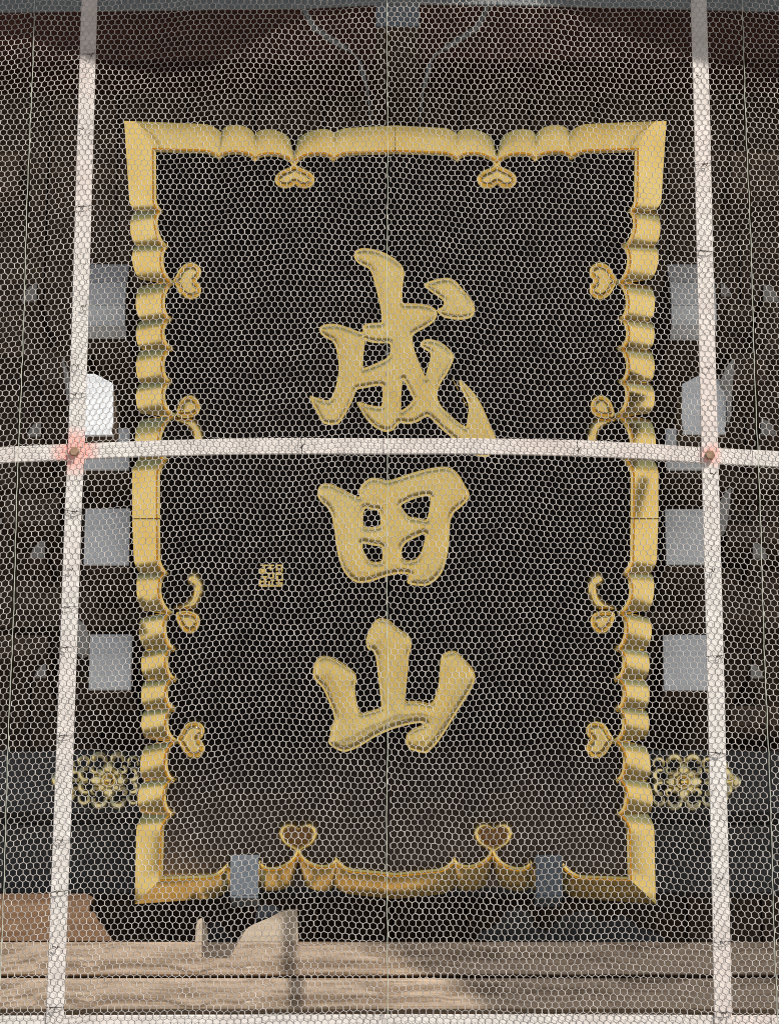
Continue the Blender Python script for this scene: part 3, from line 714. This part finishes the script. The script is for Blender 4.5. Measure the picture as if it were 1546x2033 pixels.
flatbar('vertical_bar', lbar, .0205, .006, .007, True)
flatbar('vertical_bar', rbar, .0205, .006, .007, True)
flatbar('horizontal_bar', [(-120, 905), (0, 903), (150, 896), (300, 890), (450, 886), (600, 885), (770, 885.5), (900, 885), (1050, 887), (1170, 890), (1270, 895), (1400, 904), (1546, 911), (1680, 916)], .0205, .006, .0135, False)
flatbar('horizontal_bar', [(-120, 8), (0, 7), (180, 5), (400, 2), (600, 0), (770, -9), (900, -8), (1050, -6), (1390, 2), (1546, 6), (1680, 8)], .0235, .006, .0135, False, M['bar_shade'])['label'] = 'top bar with the roof shade painted in as dark blue grey'
flatbar('horizontal_bar', [(-120, 2040), (300, 2038), (770, 2037), (1100, 2037), (1546, 2039), (1680, 2040)], .0275, .006, .0135, False)
for c in cross:
    b = tube('bolt', [c + np.array([0, -.001, -.001]), c + np.array([0, -.018, -.005])], [.0135, .0105], M['rust'], frame, 6)
def lerp_bar(bar, y):
    ys = [p[1] for p in bar]; return float(np.interp(y, ys, [p[0] for p in bar]))
for bar, ys in ((lbar, [107, 255, 410, 607, 725, 782, 1015, 1130, 1205, 1285, 1460, 1668, 1770, 1880, 2000]), (rbar, [150, 325, 498, 728, 940, 1130, 1302, 1495, 1742, 1870, 2010])):
    for y in ys:
        x = lerp_bar(bar, y); tl = random.uniform(-4, 4); r = random.uniform(.0007, .0011)
        if random.random() < .6:
            tube('wire_tie', [V(x - 17, y - tl * .5, .004), V(x - 8, y - tl * .2, -.001), V(x + 8, y + tl * .2, -.001), V(x + 18, y + tl * .5, .004)], r, M['tie'], frame, 5)
        kx = x + random.uniform(-9, 9)
        tube('tie_knot', [V(kx - 5, y + random.uniform(-3, 3), -.002), V(kx, y, -.004), V(kx + 3, y + random.uniform(2, 6), -.003), V(kx + 6, y - 2, -.003)], random.uniform(.001, .0017), M['tie'], frame, 5)
for x in (598, 1146):
    y = float(np.interp(x, [450, 770, 1270], [886, 885.5, 895]))
    tube('wire_tie', [V(x - 1, y - 17, .006), V(x, y - 8, -.001), V(x + 2, y + 6, -.001), V(x + 1, y + 17, .006)], .001, M['tie'], frame, 5)
    tube('tie_knot', [V(x - 3, y + 3, -.003), V(x + 3, y, -.004), V(x + 5, y - 5, -.003)], .0014, M['tie'], frame, 5)

# ------------------------------------------------------------------ the netting
net = thing('netting', V(773, 2060, 0), 'pale hexagonal mesh netting hung in front of the whole plaque', 'netting')
PITCHX = 13.2 / (FPX / 7.9)
ROWZ = PITCHX * .866
z0 = V(773, 2090, 0)[2]; z1 = V(773, -70, 0)[2]
def X_at(px, py): return V(px, py, 0)[0]
seams = [X_at(45, 700), X_at(769, 900), X_at(1496, 700)]
seams[1] = X_at(768.5, 1000)
bounds = [X_at(-110, 2033), *seams, X_at(1660, 2033)]
zc = V(773, 886, 0)[2]
def net_panel(xa, xb, phase, slope, curve, seed, pitch):
    r = np.random.default_rng(seed)
    hh = pitch * .1443; rz = pitch * .866
    K = int((xb - xa) / (pitch / 2)) + 2; J = int((z1 - z0) / rz) + 3
    j, k = np.meshgrid(np.arange(-1, J), np.arange(-1, K + 1), indexing='ij')
    x = xa + k * pitch / 2 + phase[0] * pitch
    z = z0 + j * rz + phase[1] * rz + np.where((k + j) % 2 == 0, hh, -hh)
    z = z + slope * (x - (xa + xb) / 2) + curve * ((x - (xa + xb) / 2) ** 2)
    z += .004 * np.sin(x * 5.1 + seed) * np.sin(z * 2.3 + seed * 2) + .0035 * np.sin(x * 13 + z * 4 + seed) + .002 * np.sin(x * 31 - z * 17 + seed)
    x = x + .004 * np.sin(z * 3.1 + seed) * np.sin(x * 2.7) + .002 * np.sin(z * 11 + x * 6 + seed)
    y = NET_Y + .0012 * np.sin(x * 9 + seed) * np.sin(z * 7) + r.normal(0, .0003, x.shape)
    x = x + r.normal(0, pitch * .034, x.shape); z = z + r.normal(0, pitch * .034, x.shape)
    P = np.stack([x, y, z], -1)
    ok = (x > xa) & (x < xb)
    a1, b1 = P[:, :-1], P[:, 1:]; m1 = ok[:, :-1] & ok[:, 1:]
    ev = (k + j) % 2 == 0
    a2, b2 = P[:-1], P[1:]; m2 = ok[:-1] & ok[1:] & ev[:-1]
    Aa = np.concatenate([a1[m1], a2[m2]]); Bb = np.concatenate([b1[m1], b2[m2]])
    n1 = m1.sum(); n = len(Aa)
    rad = np.concatenate([np.full(n1, .00074), np.full(n - n1, .00120)]) * (1 + r.normal(0, .10, n))
    d = Bb - Aa; d /= np.linalg.norm(d, axis=1)[:, None]
    nn = np.tile(np.array([0, -1.0, 0]), (n, 1)); sd = np.cross(d, nn)
    sd *= rad[:, None]; nn = nn * rad[:, None] * .8
    ext = d * rad[:, None] * .5
    V8 = np.stack([Aa - ext + sd, Aa - ext + nn, Aa - ext - sd, Aa - ext - nn, Bb + ext + sd, Bb + ext + nn, Bb + ext - sd, Bb + ext - nn], 1).reshape(-1, 3)
    q = np.array([[0, 1, 5, 4], [1, 2, 6, 5], [2, 3, 7, 6], [3, 0, 4, 7]])
    Fc = (q[None] + (np.arange(n) * 8)[:, None, None]).reshape(-1)
    me = bpy.data.meshes.new('mesh_panel')
    me.vertices.add(len(V8)); me.vertices.foreach_set('co', (V8 - ORG[net]).astype(np.float32).ravel())
    nf = n * 4
    me.loops.add(nf * 4); me.loops.foreach_set('vertex_index', Fc.astype(np.int32))
    me.polygons.add(nf); me.polygons.foreach_set('loop_start', np.arange(0, nf * 4, 4, dtype=np.int32))
    me.update(calc_edges=True)
    me.polygons.foreach_set('use_smooth', np.ones(nf, bool))
    me.materials.append(M['wire']); me.update(); me.validate()
    o = bpy.data.objects.new('mesh_panel', me); C.objects.link(o); o.parent = net; ORG[o] = ORG[net]
    return o
net_panel(bounds[0], bounds[1], (0, .2), .10, 0, 3, PITCHX)
net_panel(bounds[1], bounds[2], (.3, 0), .030, -.03, 5, PITCHX)
net_panel(bounds[2], bounds[3], (.1, .5), -.026, -.02, 8, PITCHX * 1.004)
net_panel(bounds[3], bounds[4], (.2, .3), -.05, 0, 13, PITCHX)
for i, xs in enumerate(seams):
    zz = np.linspace(z0, z1, 150)
    pts = [np.array([xs + .0010 * math.sin(z * 9 + i * 2) + .0006 * math.sin(z * 57 + i) + random.uniform(-.0006, .0006), NET_Y - .003, z]) for z in zz]
    tube('seam_cord', pts, .0010, M['cord'], net, 6)
